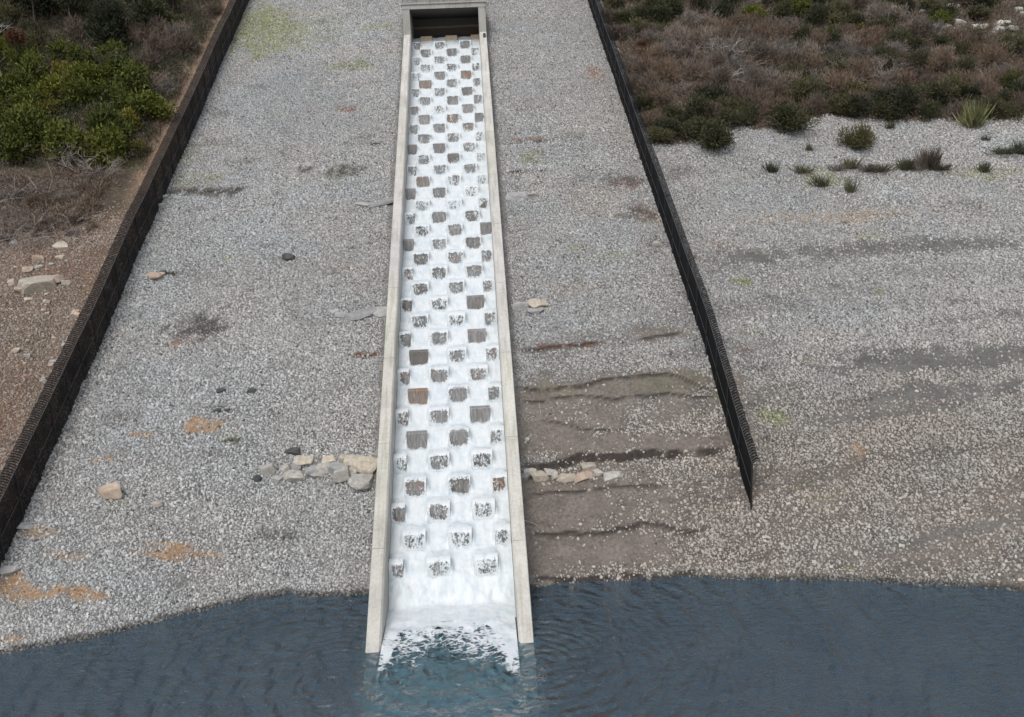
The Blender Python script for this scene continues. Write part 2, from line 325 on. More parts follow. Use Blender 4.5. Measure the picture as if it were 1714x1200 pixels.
def paint(x,y,z):
    u,v=proj(x,y,z)
    n=(fbm(x*1.3,y*1.3,4)-.5)
    soil=np.empty(x.shape+(3,));soil[:]=(.15,.147,.142)
    dens=np.ones(x.shape);tint=np.ones(x.shape+(3,));peb=np.full(x.shape,.9)
    big=fbm(x*.07+3,y*.07+8,3)
    tint*=(.80+.30*big+.22*fbm(x*.35+2,y*.35,4))[...,None]
    cool=sm((-x-2)/10)[...,None];tint*=1+cool*(np.array([.985,1.0,1.01])-1)
    tint*=(1-.0*x)[...,None];hue=fbm(x*.22+31,y*.3+5,3)-.5;tint*=1+np.stack([.17*hue,.02*hue,-.08*hue],-1)
    br=sm((x-4.3)/2);streak=fbm(x*.10+3,y*.55+9,4);dens=dens*(1-br*(.18+.5*sm((streak-.47)*6)*(.35+.65*sm((34-y)/14))))
    cl=sm((fbm(x*.5+60,y*.7,4)-.62)*9)*(1-br);dens=dens*(1-.5*cl)
    # stones slightly browner on the right low beach
    rb=(sm((x-4.5)/3)*sm((24-y)/12))[...,None];tint*=1+rb*(np.array([.98,.93,.86])-1)
    soil=soil*(1-rb)+rb*np.array([.105,.092,.082])
    def mix(arr,col,w_): arr[:]=arr*(1-w_[...,None])+np.array(col)*w_[...,None]
    # outside left fence: brown bank ; vegetated right slope
    lb=sm((-26.3-x)/.8);mix(soil,(.10,.072,.054),lb);mix(tint,(.72,.60,.49),lb*.9);dens=dens*(1-.45*lb*sm((fbm(x*.4,y*.4,3)-.3)*4));
    red=lb*sm((fbm(x*.25+9,y*.25,3)-.45)*6);mix(soil,(.13,.07,.045),red*.5)
    lv=sm((-27.0-x)/1.5)*sm((y-37)/4);mix(soil,(.06,.045,.03),lv);dens=dens*(1-.96*lv)
    rv=VEG(x,y);mix(soil,(.075,.052,.035),rv);dens=dens*(1-.97*rv)
    strip=sm((-26.5-x)/.5)*sm((x+30.5)/1.5)*sm((y-38)/6);mix(soil,(.17,.115,.08),strip);
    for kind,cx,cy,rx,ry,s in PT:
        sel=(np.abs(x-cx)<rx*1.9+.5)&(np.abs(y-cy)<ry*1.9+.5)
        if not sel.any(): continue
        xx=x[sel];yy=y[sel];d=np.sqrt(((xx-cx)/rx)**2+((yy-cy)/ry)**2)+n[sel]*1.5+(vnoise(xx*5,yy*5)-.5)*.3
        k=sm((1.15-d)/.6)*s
        if kind in('moss','orange','red','peach','dark_patch'): k=k*sm((fbm(xx*2.6+cx,yy*2.6,4)-.30)*6)
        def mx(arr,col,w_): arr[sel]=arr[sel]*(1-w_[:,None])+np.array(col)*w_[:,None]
        if kind=='silt': mx(soil,(.140,.121,.104),k);dens[sel]*=1-.93*k;peb[sel]*=1-.85*k;mx(tint,(1.05,.98,.88),k)
        if kind=='gsilt': mx(soil,(.105,.102,.095),k);dens[sel]*=1-.9*k;peb[sel]*=1-.85*k
        if kind=='orange': mx(soil,(.25,.16,.095),k);dens[sel]*=1-.75*k;peb[sel]*=1-.7*k;mx(tint,(1.05,.9,.72),k)
        if kind=='red': mx(soil,(.14,.07,.045),k);dens[sel]*=1-.75*k;peb[sel]*=1-.6*k;mx(tint,(.9,.6,.5),k)
        if kind=='moss': mx(soil,(.12,.13,.055),k);dens[sel]*=1-.4*k;mx(tint,(.86,.91,.54),k)
        if kind=='pale_patch': mx(tint,(1.22,1.2,1.15),k*.8)  # patches of paler stones
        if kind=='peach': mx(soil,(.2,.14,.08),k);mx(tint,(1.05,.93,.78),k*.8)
        if kind=='dark_patch': mx(soil,(.05,.045,.04),k);dens[sel]*=1-.6*k;mx(tint,(.5,.49,.47),k)  # dark debris patches: darker soil, fewer and darker stones
    for xs_,yl,A,L in SC:
        yl_=np.interp(x,xs_,yl)+(fbm(x*.45+A*50,x*0+L,3)-.5)*.7;kx=sm((x-xs_[0]+.3)/1.2)*sm((xs_[-1]+.3-x)/1.5)
        d=yl_-y;kk=kx*sm((d+.10)/.08)*sm((.05+A*.36-d)/.08)*(xs_[0]<18)*sm((fbm(x*1.5+A*9,y*.3,3)-.2)*7)
        mix(soil,(.03,.024,.02),kk);dens=dens*(1-.95*kk)
    # wet margin along the water
    ys=np.interp(x,shx,shy)+(fbm(x*.6+5,x*0+3,3)-.5)*.5;wet=sm((ys+.42-y)/.3)
    mix(soil,(.035,.032,.028),wet);mix(tint,(.4,.4,.38),wet)
    # visible area only
    vis=(u>-60)&(u<W0+60)&(v<H0+30)&(v>-60);dens=dens*vis*(y>ys-1.2)
    dens=dens*np.where(np.abs(x)<5.0+.006*y,0,1)
    return soil,dens,tint,peb
veg_px=[(1035,120),(1060,170),(1088,235),(1130,248),(1200,232),(1262,222),(1330,212),(1420,205),(1500,214),(1600,206),(1714,208)]
vg=sorted([hit(u,v)[:2] for u,v in veg_px]);vgx=np.array([a for a,b in vg]);vgy=np.array([b for a,b in vg])
def VEG(x,y): return sm((x-19.6-np.maximum(0,55-y)*.0)/1.0)*sm((y-np.interp(x,vgx,vgy)+(fbm(x*.5,y*.5)-.5)*3)/1.2)*np.where(x>19,1,0)
xs=np.unique(np.round(np.concatenate([np.arange(-400,-80,20),np.arange(-80,-32,.6),np.arange(-32,-5.2,.28),np.arange(-5.2,5.21,.2),np.arange(5.2,20,.2),np.arange(20,44,.3),np.arange(44,90,.6),np.arange(90,420,20)]),3))
ysg=np.unique(np.round(np.concatenate([np.arange(-200,-10,10),np.arange(-10,2,.5),np.arange(2,26,.12),np.arange(26,72,.28),np.arange(72,110,.6),np.arange(110,500,15)]),3))
X,Y=np.meshgrid(xs,ysg);Z=H(X,Y);Z=Z-.0
Z=np.where(Y<-20,np.minimum(Z,-12),Z)
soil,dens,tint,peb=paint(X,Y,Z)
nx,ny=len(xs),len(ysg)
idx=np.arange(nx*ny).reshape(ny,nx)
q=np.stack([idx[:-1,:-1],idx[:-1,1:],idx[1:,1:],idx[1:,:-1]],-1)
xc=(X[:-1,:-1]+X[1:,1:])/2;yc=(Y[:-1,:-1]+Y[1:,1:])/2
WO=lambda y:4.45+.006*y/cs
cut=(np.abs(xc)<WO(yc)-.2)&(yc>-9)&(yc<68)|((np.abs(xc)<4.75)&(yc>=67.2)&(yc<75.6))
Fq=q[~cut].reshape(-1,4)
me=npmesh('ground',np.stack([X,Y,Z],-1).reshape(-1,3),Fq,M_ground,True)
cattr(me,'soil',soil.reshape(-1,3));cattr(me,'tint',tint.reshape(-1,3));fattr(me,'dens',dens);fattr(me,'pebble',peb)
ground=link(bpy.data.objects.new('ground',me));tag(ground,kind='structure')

# ------------------------------------------------------------------ gravel stones scattered over the ground (stuff)
def gravel():
    ob=bpy.data.objects.new('gravel',bpy.data.meshes.new('gravel'));COL.objects.link(ob);tag(ob,'loose grey broken gravel covering the dam face and the shore','gravel',kind='stuff')
    ob.data.materials.append(M_stone)
    g=bpy.data.node_groups.new('gravel','GeometryNodeTree');g.interface.new_socket('Geometry',in_out='OUTPUT',socket_type='NodeSocketGeometry')
    g.interface.new_socket('Geometry',in_out='INPUT',socket_type='NodeSocketGeometry')
    n=g.nodes;L=g.links;out=n.new('NodeGroupOutput')
    oi=n.new('GeometryNodeObjectInfo');oi.inputs[0].default_value=ground
    na=n.new('GeometryNodeInputNamedAttribute');na.data_type='FLOAT';na.inputs[0].default_value='dens'
    mu=n.new('ShaderNodeMath');mu.operation='MULTIPLY';mu.inputs[1].default_value=56.;L.new(na.outputs['Attribute'],mu.inputs[0])
    dp=n.new('GeometryNodeDistributePointsOnFaces');L.new(oi.outputs['Geometry'],dp.inputs['Mesh']);L.new(mu.outputs[0],dp.inputs['Density'])
    gi=n.new('GeometryNodeGeometryToInstance')
    for i in range(5):
        ic=n.new('GeometryNodeMeshIcoSphere');ic.inputs['Radius'].default_value=1;ic.inputs['Subdivisions'].default_value=1 if i else 2
        sp=n.new('GeometryNodeSetPosition');no=n.new('ShaderNodeTexNoise');no.noise_dimensions='4D';no.inputs['W'].default_value=i*7.3;no.inputs['Scale'].default_value=.9
        vm=n.new('ShaderNodeVectorMath');vm.operation='SUBTRACT';vm.inputs[1].default_value=(.5,.5,.5);L.new(no.outputs['Color'],vm.inputs[0])
        vs=n.new('ShaderNodeVectorMath');vs.operation='SCALE';vs.inputs['Scale'].default_value=1.7;L.new(vm.outputs[0],vs.inputs[0])
        L.new(ic.outputs[0],sp.inputs['Geometry']);L.new(vs.outputs[0],sp.inputs['Offset'])
        tr=n.new('GeometryNodeTransform');L.new(sp.outputs[0],tr.inputs['Geometry']);tr.inputs['Scale'].default_value=[(1.2,.9,.6),(1,1,.7),(1.4,.8,.55),(1,.8,.8),(1.1,1,.5)][i]
        smt=n.new('GeometryNodeSetMaterial');smt.inputs['Material'].default_value=M_stone;L.new(tr.outputs[0],smt.inputs['Geometry']);
        ss=n.new('GeometryNodeSetShadeSmooth');ss.inputs['Shade Smooth'].default_value=False;L.new(smt.outputs[0],ss.inputs[0]);L.new(ss.outputs[0],gi.inputs[0])
    ip=n.new('GeometryNodeInstanceOnPoints');L.new(dp.outputs['Points'],ip.inputs['Points']);L.new(gi.outputs[0],ip.inputs['Instance']);ip.inputs['Pick Instance'].default_value=True
    rr=n.new('FunctionNodeRandomValue');rr.data_type='FLOAT_VECTOR';rr.inputs[0].default_value=(0,0,0);rr.inputs[1].default_value=(6.28,6.28,6.28);L.new(rr.outputs[0],ip.inputs['Rotation'])
    rs=n.new('FunctionNodeRandomValue');rs.data_type='FLOAT';rs.inputs[2].default_value=0;rs.inputs[3].default_value=1
    pw=n.new('ShaderNodeMath');pw.operation='POWER';pw.inputs[1].default_value=3.;L.new(rs.outputs[1],pw.inputs[0])
    ma=n.new('ShaderNodeMath');ma.operation='MULTIPLY_ADD';ma.inputs[1].default_value=.075;ma.inputs[2].default_value=.052;L.new(pw.outputs[0],ma.inputs[0]);L.new(ma.outputs[0],ip.inputs['Scale'])
    L.new(ip.outputs[0],out.inputs[0])
    md=ob.modifiers.new('gravel','NODES');md.node_group=g
gravel()

# ------------------------------------------------------------------ lake
def lake():
    xs=np.unique(np.concatenate([np.linspace(-250,-30,12),np.arange(-30,36,1.),np.linspace(36,250,12)]));ys=np.unique(np.concatenate([np.linspace(-250,-16,14),np.arange(-16,9.1,.5)]))
    Xg,Yg=np.meshgrid(xs,ys);n1,n2=len(xs),len(ys);i=np.arange(n1*n2).reshape(n2,n1)
    q=np.stack([i[:-1,:-1],i[:-1,1:],i[1:,1:],i[1:,:-1]],-1).reshape(-1,4);top=np.stack([Xg,Yg,Xg*0],-1).reshape(-1,3)
    bot=top.copy();bot[:,2]=-30;off=len(top);ring=list(i[0,:])+list(i[1:,-1])+list(i[-1,-2::-1])+list(i[-2:0:-1,0])
    side=np.array([(ring[(k+1)%len(ring)],ring[k],ring[k]+off,ring[(k+1)%len(ring)]+off) for k in range(len(ring))])
    F_=np.concatenate([q,q[:,::-1]+off,side]);me=npmesh('lake_water',np.concatenate([top,bot]),F_,M_water)
    tb=np.exp(-(np.maximum(np.abs(Xg)-3.2,0)/.9)**2)*np.exp(-(np.maximum(-Yg-3,0)/6)**2);fattr(me,'turb',np.concatenate([tb.ravel(),tb.ravel()*0]))
    o=link(bpy.data.objects.new('lake_water',me));tag(o,kind='structure')
lake()

# ------------------------------------------------------------------ chute
NF=-2.45;TTOP=78.35
IN=lambda t:3.65+.0055*t
OU=lambda t:4.45+.006*t
chute=empty('spillway_chute',P(0,0,NF));tag(chute,'long straight baffled concrete chute running down the dam face into the lake','spillway')
def child(o): o.parent=chute;o.matrix_parent_inverse=Matrix.Translation(-Vector(chute.location));return o
for s in(-1,1):
    mb=MB();segs=[];edges=list(np.arange(-9.6,TTOP-2,8.02))+[TTOP]
    for k in range(len(edges)-1):
        t0,t1=edges[k]+.012,edges[k+1]-.012
        def sec(t):
            i,o=IN(t),OU(t);pr=[(o,-3.2),(i,-3.2),(i,-.12),(i+.10,0),(o-.04,0),(o,-.04)]
            return [P(s*a,t,n) for a,n in pr]
        A,B=sec(t0),sec(t1);fs=[(j,(j+1)%6,6+(j+1)%6,6+j) for j in range(6)]+[(5,4,3,2,1,0),(6,7,8,9,10,11)]
        if s>0: fs=[f[::-1] for f in fs]
        mb.add(A+B,fs);g=1+random.uniform(-.07,.07);segs+=[(g,g*random.uniform(.985,1.01),g*random.uniform(.95,1.02))]*12
    o=mb.build('wall',M_conc);cattr(o.data,'seg',np.array(segs));child(o)
mb=MB();mb.box8([P(-4.1,-9,NF-.5),P(4.1,-9,NF-.5),P(4.6,81.3,NF-.5),P(-4.6,81.3,NF-.5),P(-4.1,-9,NF),P(4.1,-9,NF),P(4.6,81.3,NF),P(-4.6,81.3,NF)])
child(mb.build('floor',M_floor))
HB=1.38;BLK=[]
def xcs(k,t):
    sc=1+.0013*t
    return [x*sc for x in ((-2.18,.6,3.4) if k%2 else (-3.47,-.70,2.08))]
def block_mb(mb,x0,x1,t,extra=0):
    # downstream face vertical, top almost level, upstream face square to the chute
    y0=t*cs-NF*sn;z0=t*sn+NF*cs;ht=HB+extra
    yb=y0;zt=z0+ht;l=.42
    prof=[(yb,z0-.25),(yb,zt-.03),(yb+.03,zt),(yb+l,zt+.06),(yb+l+.45,z0+.45)]
    A=[(x0,a,b) for a,b in prof];B=[(x1,a,b) for a,b in prof];n=5
    mb.add(A+B,[tuple(range(n)),tuple(range(2*n-1,n-1,-1))]+[(j,n+j,n+(j+1)%n,(j+1)%n) for j in range(n)])
rest=MB();cnt=0
for k in range(37):
    t=5.45+2.022*k
    for x in xcs(k,t):
        hw=.70;lim=IN(t)-.02;x0,x1=max(x-hw,-lim),min(x+hw,lim)
        cov=random.choice([.22,.30,.34,.38,.40,.42,.44,.48,.55]) if k>1 else .5
        BLK.append([x0,x1,t,cov,x])
dry={(5,0),(7,0),(6,2),(9,0),(10,2),(12,2),(16,0),(17,2),(20,0),(24,0),(31,0)}
for i,bk in enumerate(BLK):
    k,j=divmod(i,3)
    if (k,j) in dry: bk[3]=0
    if cnt<100:
        mb=MB();block_mb(mb,*bk[:3]);child(mb.build('baffle_block',M_baf));cnt+=1
    else: block_mb(rest,*bk[:3])
o=child(rest.build('baffle_block',M_baf));o['kind']='stuff';
M_sill=simple('sill_concrete',(.36,.28,.2),.7,4)
for x in xcs(37,80.2):
    t=80.25;lim=IN(t)-.02;mb=MB();block_mb(mb,max(x-.7,-lim),min(x+.7,lim),t,-.1);child(mb.build('sill_block',M_sill))
# inlet portal
yp=TTOP*cs;zp=TTOP*sn
i0,o0=IN(TTOP),OU(TTOP);zt=44.45;zs=43.75
inl=simple('inlet_concrete',(.3,.29,.27),.8)
mb=MB()
for s in(-1,1):
    a,b=sorted((s*i0,s*o0));mb.box(a,b,yp+.004,yp+9.2,zp-4.6,zs)
mb.box(-o0-.05,o0+.05,yp-.05,yp+9.2,zs+.003,zt-.18);mb.box(-o0-.15,o0+.15,yp-.18,yp+9.3,zt-.178,zt)
o=mb.build('inlet_portal',M_conc);cattr(o.data,'seg',np.full((len(o.data.vertices),3),.68));child(o)
def m_inner():
    M,t,b=mat('stained_inlet_wall');p=pos(t);s_=t.nodes.new('ShaderNodeSeparateXYZ');t.links.new(p,s_.inputs[0])
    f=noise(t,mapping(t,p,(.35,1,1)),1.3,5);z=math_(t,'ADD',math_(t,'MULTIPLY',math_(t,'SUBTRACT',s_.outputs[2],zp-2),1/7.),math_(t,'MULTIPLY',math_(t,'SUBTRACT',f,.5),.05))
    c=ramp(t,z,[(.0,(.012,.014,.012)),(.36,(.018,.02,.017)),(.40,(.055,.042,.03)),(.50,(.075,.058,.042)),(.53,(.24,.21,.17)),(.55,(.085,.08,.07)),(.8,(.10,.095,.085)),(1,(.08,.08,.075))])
    t.links.new(c,b.inputs['Base Color']);b.inputs['Roughness'].default_value=.7;return M
mb=MB();mb.box(-i0+.01,i0-.01,yp+6.0,yp+6.5,zp-4.5,zs-.01);child(mb.build('back_wall',m_inner()))
mb=MB();mb.box(-i0+.01,i0-.01,81.3*cs-NF*sn+.05,yp+5.99,zp-4.5,zp-1.2);child(mb.build('inlet_floor',M_floor))
M_sof=simple('painted_soffit_shade',(.045,.045,.04));mb=MB();mb.box(-i0+.01,i0-.01,yp+.12,yp+6.0,zs-.12,zs-.02);child(mb.build('soffit_shade',M_sof))  # added dark slab, its colour stands in for the shade under the roof
# guard rail on the portal
gr=empty('guard_rail',(0,yp+.1,zt));tag(gr,'steel guard rail along the top of the concrete inlet','railing')
def gch(o): o.parent=gr;o.matrix_parent_inverse=Matrix.Translation(-Vector(gr.location))
for x in np.linspace(-o0+.1,o0-.1,7):
    mb=MB();mb.tube((x,yp+.1,zt),(x,yp+.1,zt+1.1),.035);gch(mb.build('post',M_rail))
for h in(.4,.75,1.1):
    mb=MB();mb.tube((-o0+.1,yp+.1,zt+h),(o0-.1,yp+.1,zt+h),.025);gch(mb.build('rail',M_rail))
# small dark valve box at right wall head
mb=MB();mb.box(OU(77)-.42,OU(77)-.12,77*cs-.25,77*cs+.6,77*sn-.6,77*sn+.35);o=mb.build('marker_box',simple('dark_box',(.05,.045,.04)));tag(o,'small dark box on the head of the right chute wall beside the inlet','box')

# ------------------------------------------------------------------ cascade
def cascade():
    V=[];Fs=[];cov=[];lk=[];off=0
    tt=np.arange(1.6,81.2,.07);nn=108;uu=np.linspace(-1,1,nn)
    T,Uu=np.meshgrid(tt,uu,indexing='ij');Xg=Uu*(IN(T)-.012)
    lowt=sm((T-3.2)/2.5)
    base=.28+lowt*.42+.09*(fbm(Xg*1.6,T*1.0,3)-.5)*2+.03*(fbm(Xg*5,T*4,3)-.5)*2
    Yg=T*cs-NF*sn;Zf=T*sn+NF*cs;Zg=Zf+base
    for x0,x1,t,c,xc in BLK:          # foam heaped over each block
        r=(T[:,0]>t-1.2)&(T[:,0]<t+2.4)
        if not r.any():continue
        Xr=Xg[r];dy=Yg[r]-(t*cs-NF*sn);z0=t*sn+NF*cs
        wx=sm((Xr-x0+.30)/.55)*sm((x1+.30-Xr)/.55)
        lev=z0+HB+(.05 if c>0 else -.16)+.10*np.maximum(dy-.3,0)+(fbm(Xr*2.5,dy*2.5+t,2)-.5)*.12
        ky=sm((dy+.30-.36*sm((.70-np.abs(Xr-xc))/.12))/(.16+.3*sm((np.abs(Xr-xc)-.6)/.3)))*sm((1.75-dy)/.9)
        Zr=Zg[r];k=wx*ky;Zg[r]=np.maximum(Zr,Zr*(1-k)+lev*k)
    for x0,x1,t,c,xc in BLK:          # hollow in front of each face where the water falls
        r=(T[:,0]>t-2)&(T[:,0]<t+1.2)
        if not r.any():continue
        Xr=Xg[r];dy=Yg[r]-(t*cs-NF*sn);z0=t*sn+NF*cs
        xm=(x0+x1)/2;hw=(x1-x0)/2;wxp=sm((hw+.06-np.abs(Xr-xm))/.16) if hw>.6 else sm((Xr-x0+.06)/.16)*sm((x1+.06-Xr)/.16)
        kk=wxp*np.where(dy<.14,sm((dy+.75)/.62),0)*sm((.16-dy)/.06)
        Zr=Zg[r];fl_=z0+.24+.30*fbm(Xr*3,Xr*0+t*7,2);Zg[r]=np.where(Zr>fl_,Zr*(1-kk)+fl_*kk,Zr)
    Zg+=np.exp(-((T-4)/2.0)**2)*(fbm(Xg*1.0,T*1.0,4)-.35)*.5
    Zl=.04+.10*(fbm(Xg*2,Yg*2,3)-.4);kk=sm((Zg+.05)/1.1);Zg=np.where(Zg<1.05,Zl*(1-kk)+np.maximum(Zg,-.05)*kk,Zg)
    a,b=T.shape;i=np.arange(a*b).reshape(a,b);q=np.stack([i[:-1,:-1],i[:-1,1:],i[1:,1:],i[1:,:-1]],-1).reshape(-1,4)
    V.append(np.stack([Xg,Yg,Zg],-1).reshape(-1,3));Fs.append(q);cov.append(np.full(a*b,1.5));lk.append(np.zeros(a*b));off=a*b
    y_end=float(Yg[0].mean())
    # veils of falling water in front of the wet blocks
    for x0,x1,t,c,xc in BLK:
        if c<=0: continue
        na,nb=15,12;y0=t*cs-NF*sn;z0=t*sn+NF*cs
        A,B=np.meshgrid(np.linspace(0,1,na),np.linspace(0,1,nb),indexing='ij')
        vx=x0+(x1-x0)*A;thr=.05+.22*fbm(vx*3+t,vx*0+t,2)
        vy=y0-.02-(1-(1-B)**3)*(.08+thr*.45)-.03*B;vz=z0+HB+.07-B**1.35*(HB+.02)+(fbm(vx*5,t+B*0,2)-.5)*.08
        lip=B<.06;vy=np.where(lip,y0+.42,vy);vz=np.where(lip,z0+HB+.13,vz)
        i=np.arange(na*nb).reshape(na,nb)+off;q=np.stack([i[:-1,:-1],i[1:,:-1],i[1:,1:],i[:-1,1:]],-1).reshape(-1,4)
        # denser at the lip, the feet and the sides
        ax=np.abs(A-.5)*2 if x1-x0>1.3 else (1-A if x0<-3 else A);rr=(ax**4+(np.maximum(B-.25,0)/.62)**4)**.25
        cv=c+.55*sm((rr-.72)/.34)+.6*lip+.30*np.exp(-((B-.09)/.05)**2)*fbm(vx*4+t,vx*0,2)*1.6+.04*np.sin(vx*9+t)+(fbm(vx*1.6+t*3,vz*1.6,2)-.5)*.30
        V.append(np.stack([vx,vy,vz],-1).reshape(-1,3));Fs.append(q);cov.append(cv.ravel());lk.append(np.zeros(na*nb));off+=na*nb
    # foam spreading on the lake at the toe
    xs=np.arange(-3.62,3.63,.08);ys=np.arange(-7.5,y_end+.12,.08);Xg,Yg=np.meshgrid(xs,ys,indexing='ij')
    edge=.7+2.4*(fbm(Xg*.45+2,Yg*.25,3)-.5)+.9*np.exp(-((Xg+.6)/1.0)**2)-.9*np.exp(-((Xg-1.8)/.9)**2)
    c=.47+.10*np.clip(Yg-edge,-3.6,1.0)+.45*sm((Yg-y_end+.9)/.9);side=np.exp(-((Xg-3.3)/.35)**2)*.30+np.exp(-((Xg+3.35)/.3)**2)*.22;c=c+side*sm((Yg+3.2)/2.5)*1.2-.35*sm((-2.5-Yg)/4)+.28*np.exp(-((Xg-3.0+.1*Yg)/.5)**2)*sm((Yg+4.5)/2)
    a,b=Xg.shape;i=np.arange(a*b).reshape(a,b)+off;q=np.stack([i[:-1,:-1],i[1:,:-1],i[1:,1:],i[:-1,1:]],-1).reshape(-1,4)
    Zg=.03+.34*sm((Yg+2.5)/4)*np.maximum(fbm(Xg*1.3,Yg*1.3,4)-.3,0)
    V.append(np.stack([Xg,Yg,Zg],-1).reshape(-1,3));Fs.append(q);cov.append(c.ravel());lk.append(np.ones(a*b))
    me=npmesh('cascade_water',np.concatenate(V),np.concatenate(Fs),M_foam,True)
    fattr(me,'cov',np.concatenate(cov));fattr(me,'lake',np.concatenate(lk))
    o=link(bpy.data.objects.new('cascade_water',me));tag(o,kind='structure')
cascade()

# ------------------------------------------------------------------ fences
def fence(xb,t_ph,s,label,ya,yb,mm):
    root=empty('mesh_fence',(xb(ya),ya,float(H(xb(ya),ya))));tag(root,label,'fence','tall dark mesh fences along the dam face')
    def ch(o,par=root):
        o.parent=par;o.matrix_parent_inverse=Matrix.Translation(-Vector(root.location));return o
    ysf=[];y=t_ph
    while y>ya:y-=2.62
    y+=2.62
    while y<yb: ysf.append(y);y+=2.62
    ht=3.05;g=lambda y:float(H(xb(y),y))
    for y in ysf:
        mb=MB();x=xb(y);z=g(y);mb.tube((x-s*.03,y,z-.3),(x-s*.03,y,z+ht),.065,n=8)
        # curved bracket that carries the overhang
        po=ch(mb.build('post',M_post));mb=MB();pr=(x-s*.03,y,z+ht)
        for a in(.35,.7,1.05,1.4):
            c=(x+s*(.68 if s<0 else .44)*math.sin(a),y,z+ht+.32*math.sin(a*1.9)*.6);mb.tube(pr,c,.025,n=5);pr=c
        br=mb.build('bracket',M_post,po)
    top=MB();mid=MB()
    for a,b in zip(ysf[:-1],ysf[1:]):
        na=8;ys=np.linspace(a+.0,b-.0,na+1);V=[];cols=6
        for y in ys:
            z=float(H(xb(y),y));zz=z+ht
            zl=g(a)+(g(b)-g(a))*(y-a)/(b-a)+ht
            for k in range(cols+1): V.append((xb(y)+s*.02*math.sin(k*1.3+y),y,(z-.08)+(zl-z+.08)*k/cols))
        i=np.arange((na+1)*(cols+1)).reshape(na+1,cols+1);q=np.stack([i[:-1,:-1],i[1:,:-1],i[1:,1:],i[:-1,1:]],-1).reshape(-1,4)
        ch(link(bpy.data.objects.new('mesh_panel',npmesh('mesh_panel',V,q,mm,True))))
        V=[];rib=[];nc=6;na=10
        for y in np.linspace(a,b,na+1):
            zl=g(a)+(g(b)-g(a))*(y-a)/(b-a)+ht
            for k in range(nc+1):
                an=1.4*k/nc;sag=.04*math.sin(y*5+k);V.append((xb(y)+s*((.75 if s<0 else .5)*math.sin(an)),y,zl+.22*math.sin(an*1.9)*(1-.25*k/nc)-.0+sag*k/nc));rib.append((y)/cs)
        i=np.arange((na+1)*(nc+1)).reshape(na+1,nc+1);q=np.stack([i[:-1,:-1],i[1:,:-1],i[1:,1:],i[:-1,1:]],-1).reshape(-1,4)
        me=npmesh('overhang_flap',V,q,M_flap,True);fattr(me,'rib',rib);ch(link(bpy.data.objects.new('overhang_flap',me)))
        top.tube((xb(a),a,g(a)+ht),(xb(b),b,g(b)+ht),.022,n=5);mid.tube((xb(a)-s*.03,a,g(a)+1.35),(xb(b)-s*.03,b,g(b)+1.35),.018,n=5)
    ch(top.build('top_rail',M_rail));ch(mid.build('middle_wire',M_rail))
a0,a1=hit(10,930),hit(405,30);b0,b1=hit(1258,853),hit(990,20)
fl=lambda y:a0[0]+(a1[0]-a0[0])*(y-a0[1])/(a1[1]-a0[1])
fr=lambda y:b0[0]+(b1[0]-b0[0])*(y-b0[1])/(b1[1]-b0[1])
fence(fl,hit(65.6,803)[1],-1,'tall black mesh fence with wire overhang left of the chute',2.,86,M_mesh)
fence(fr,b0[1]+.01,1,'tall black mesh fence right of the chute, ending above the beach',b0[1]-.3,86,M_meshR)

# ------------------------------------------------------------------ rocks
def rock_mesh(seed,flat=.6,sub=3,ang=.5):
    import bmesh
    r=random.Random(seed);bm=bmesh.new();bmesh.ops.create_icosphere(bm,subdivisions=sub,radius=1)
    pl=[]
    for ax in((1,0,0),(-1,0,0),(0,1,0),(0,-1,0),(0,0,1),(0,0,-1)): pl.append(((Vector(ax)+Vector((r.gauss(0,.28),r.gauss(0,.28),r.gauss(0,.2)))).normalized(),r.uniform(.5,.72)))
    for _ in range(5): pl.append((Vector((r.gauss(0,1),r.gauss(0,1),r.gauss(0,1))).normalized(),r.uniform(.6,.85)))
    for v in bm.verts:
        for nrm,d in pl:
            k=v.co.dot(nrm)
            if k>d: v.co-=nrm*(k-d)*.96
        v.co.z*=flat;v.co*=1+.05*math.sin(v.co.x*5+seed)
    me=bpy.data.meshes.new('rock');bm.to_mesh(me);bm.free();return me
def rock(u,v,wpx,hpx,M,name,label,cat='rock',group=None,seed=None,rz=None,sink=.25):
    x,y,z=hit(u,v);k=pxm(u,v);sx=wpx/k/2*1.6;sz=hpx/k/2*1.45
    me=rock_mesh(seed if seed is not None else random.randrange(9999),1.0);me.materials.append(M)
    o=bpy.data.objects.new(name,me);o.scale=(sx,max(sx*.6,sz*.9),sz);o.location=(x,y-.0,float(H(x,y))+sz*(1-2*sink)*.6);o.rotation_euler=(random.uniform(.1,.5),random.uniform(-.15,.15),random.uniform(-.25,.25) if rz is None else rz)
    COL.objects.link(o);tag(o,label,cat,group);return o
G='pale rocks piled against the left chute wall'
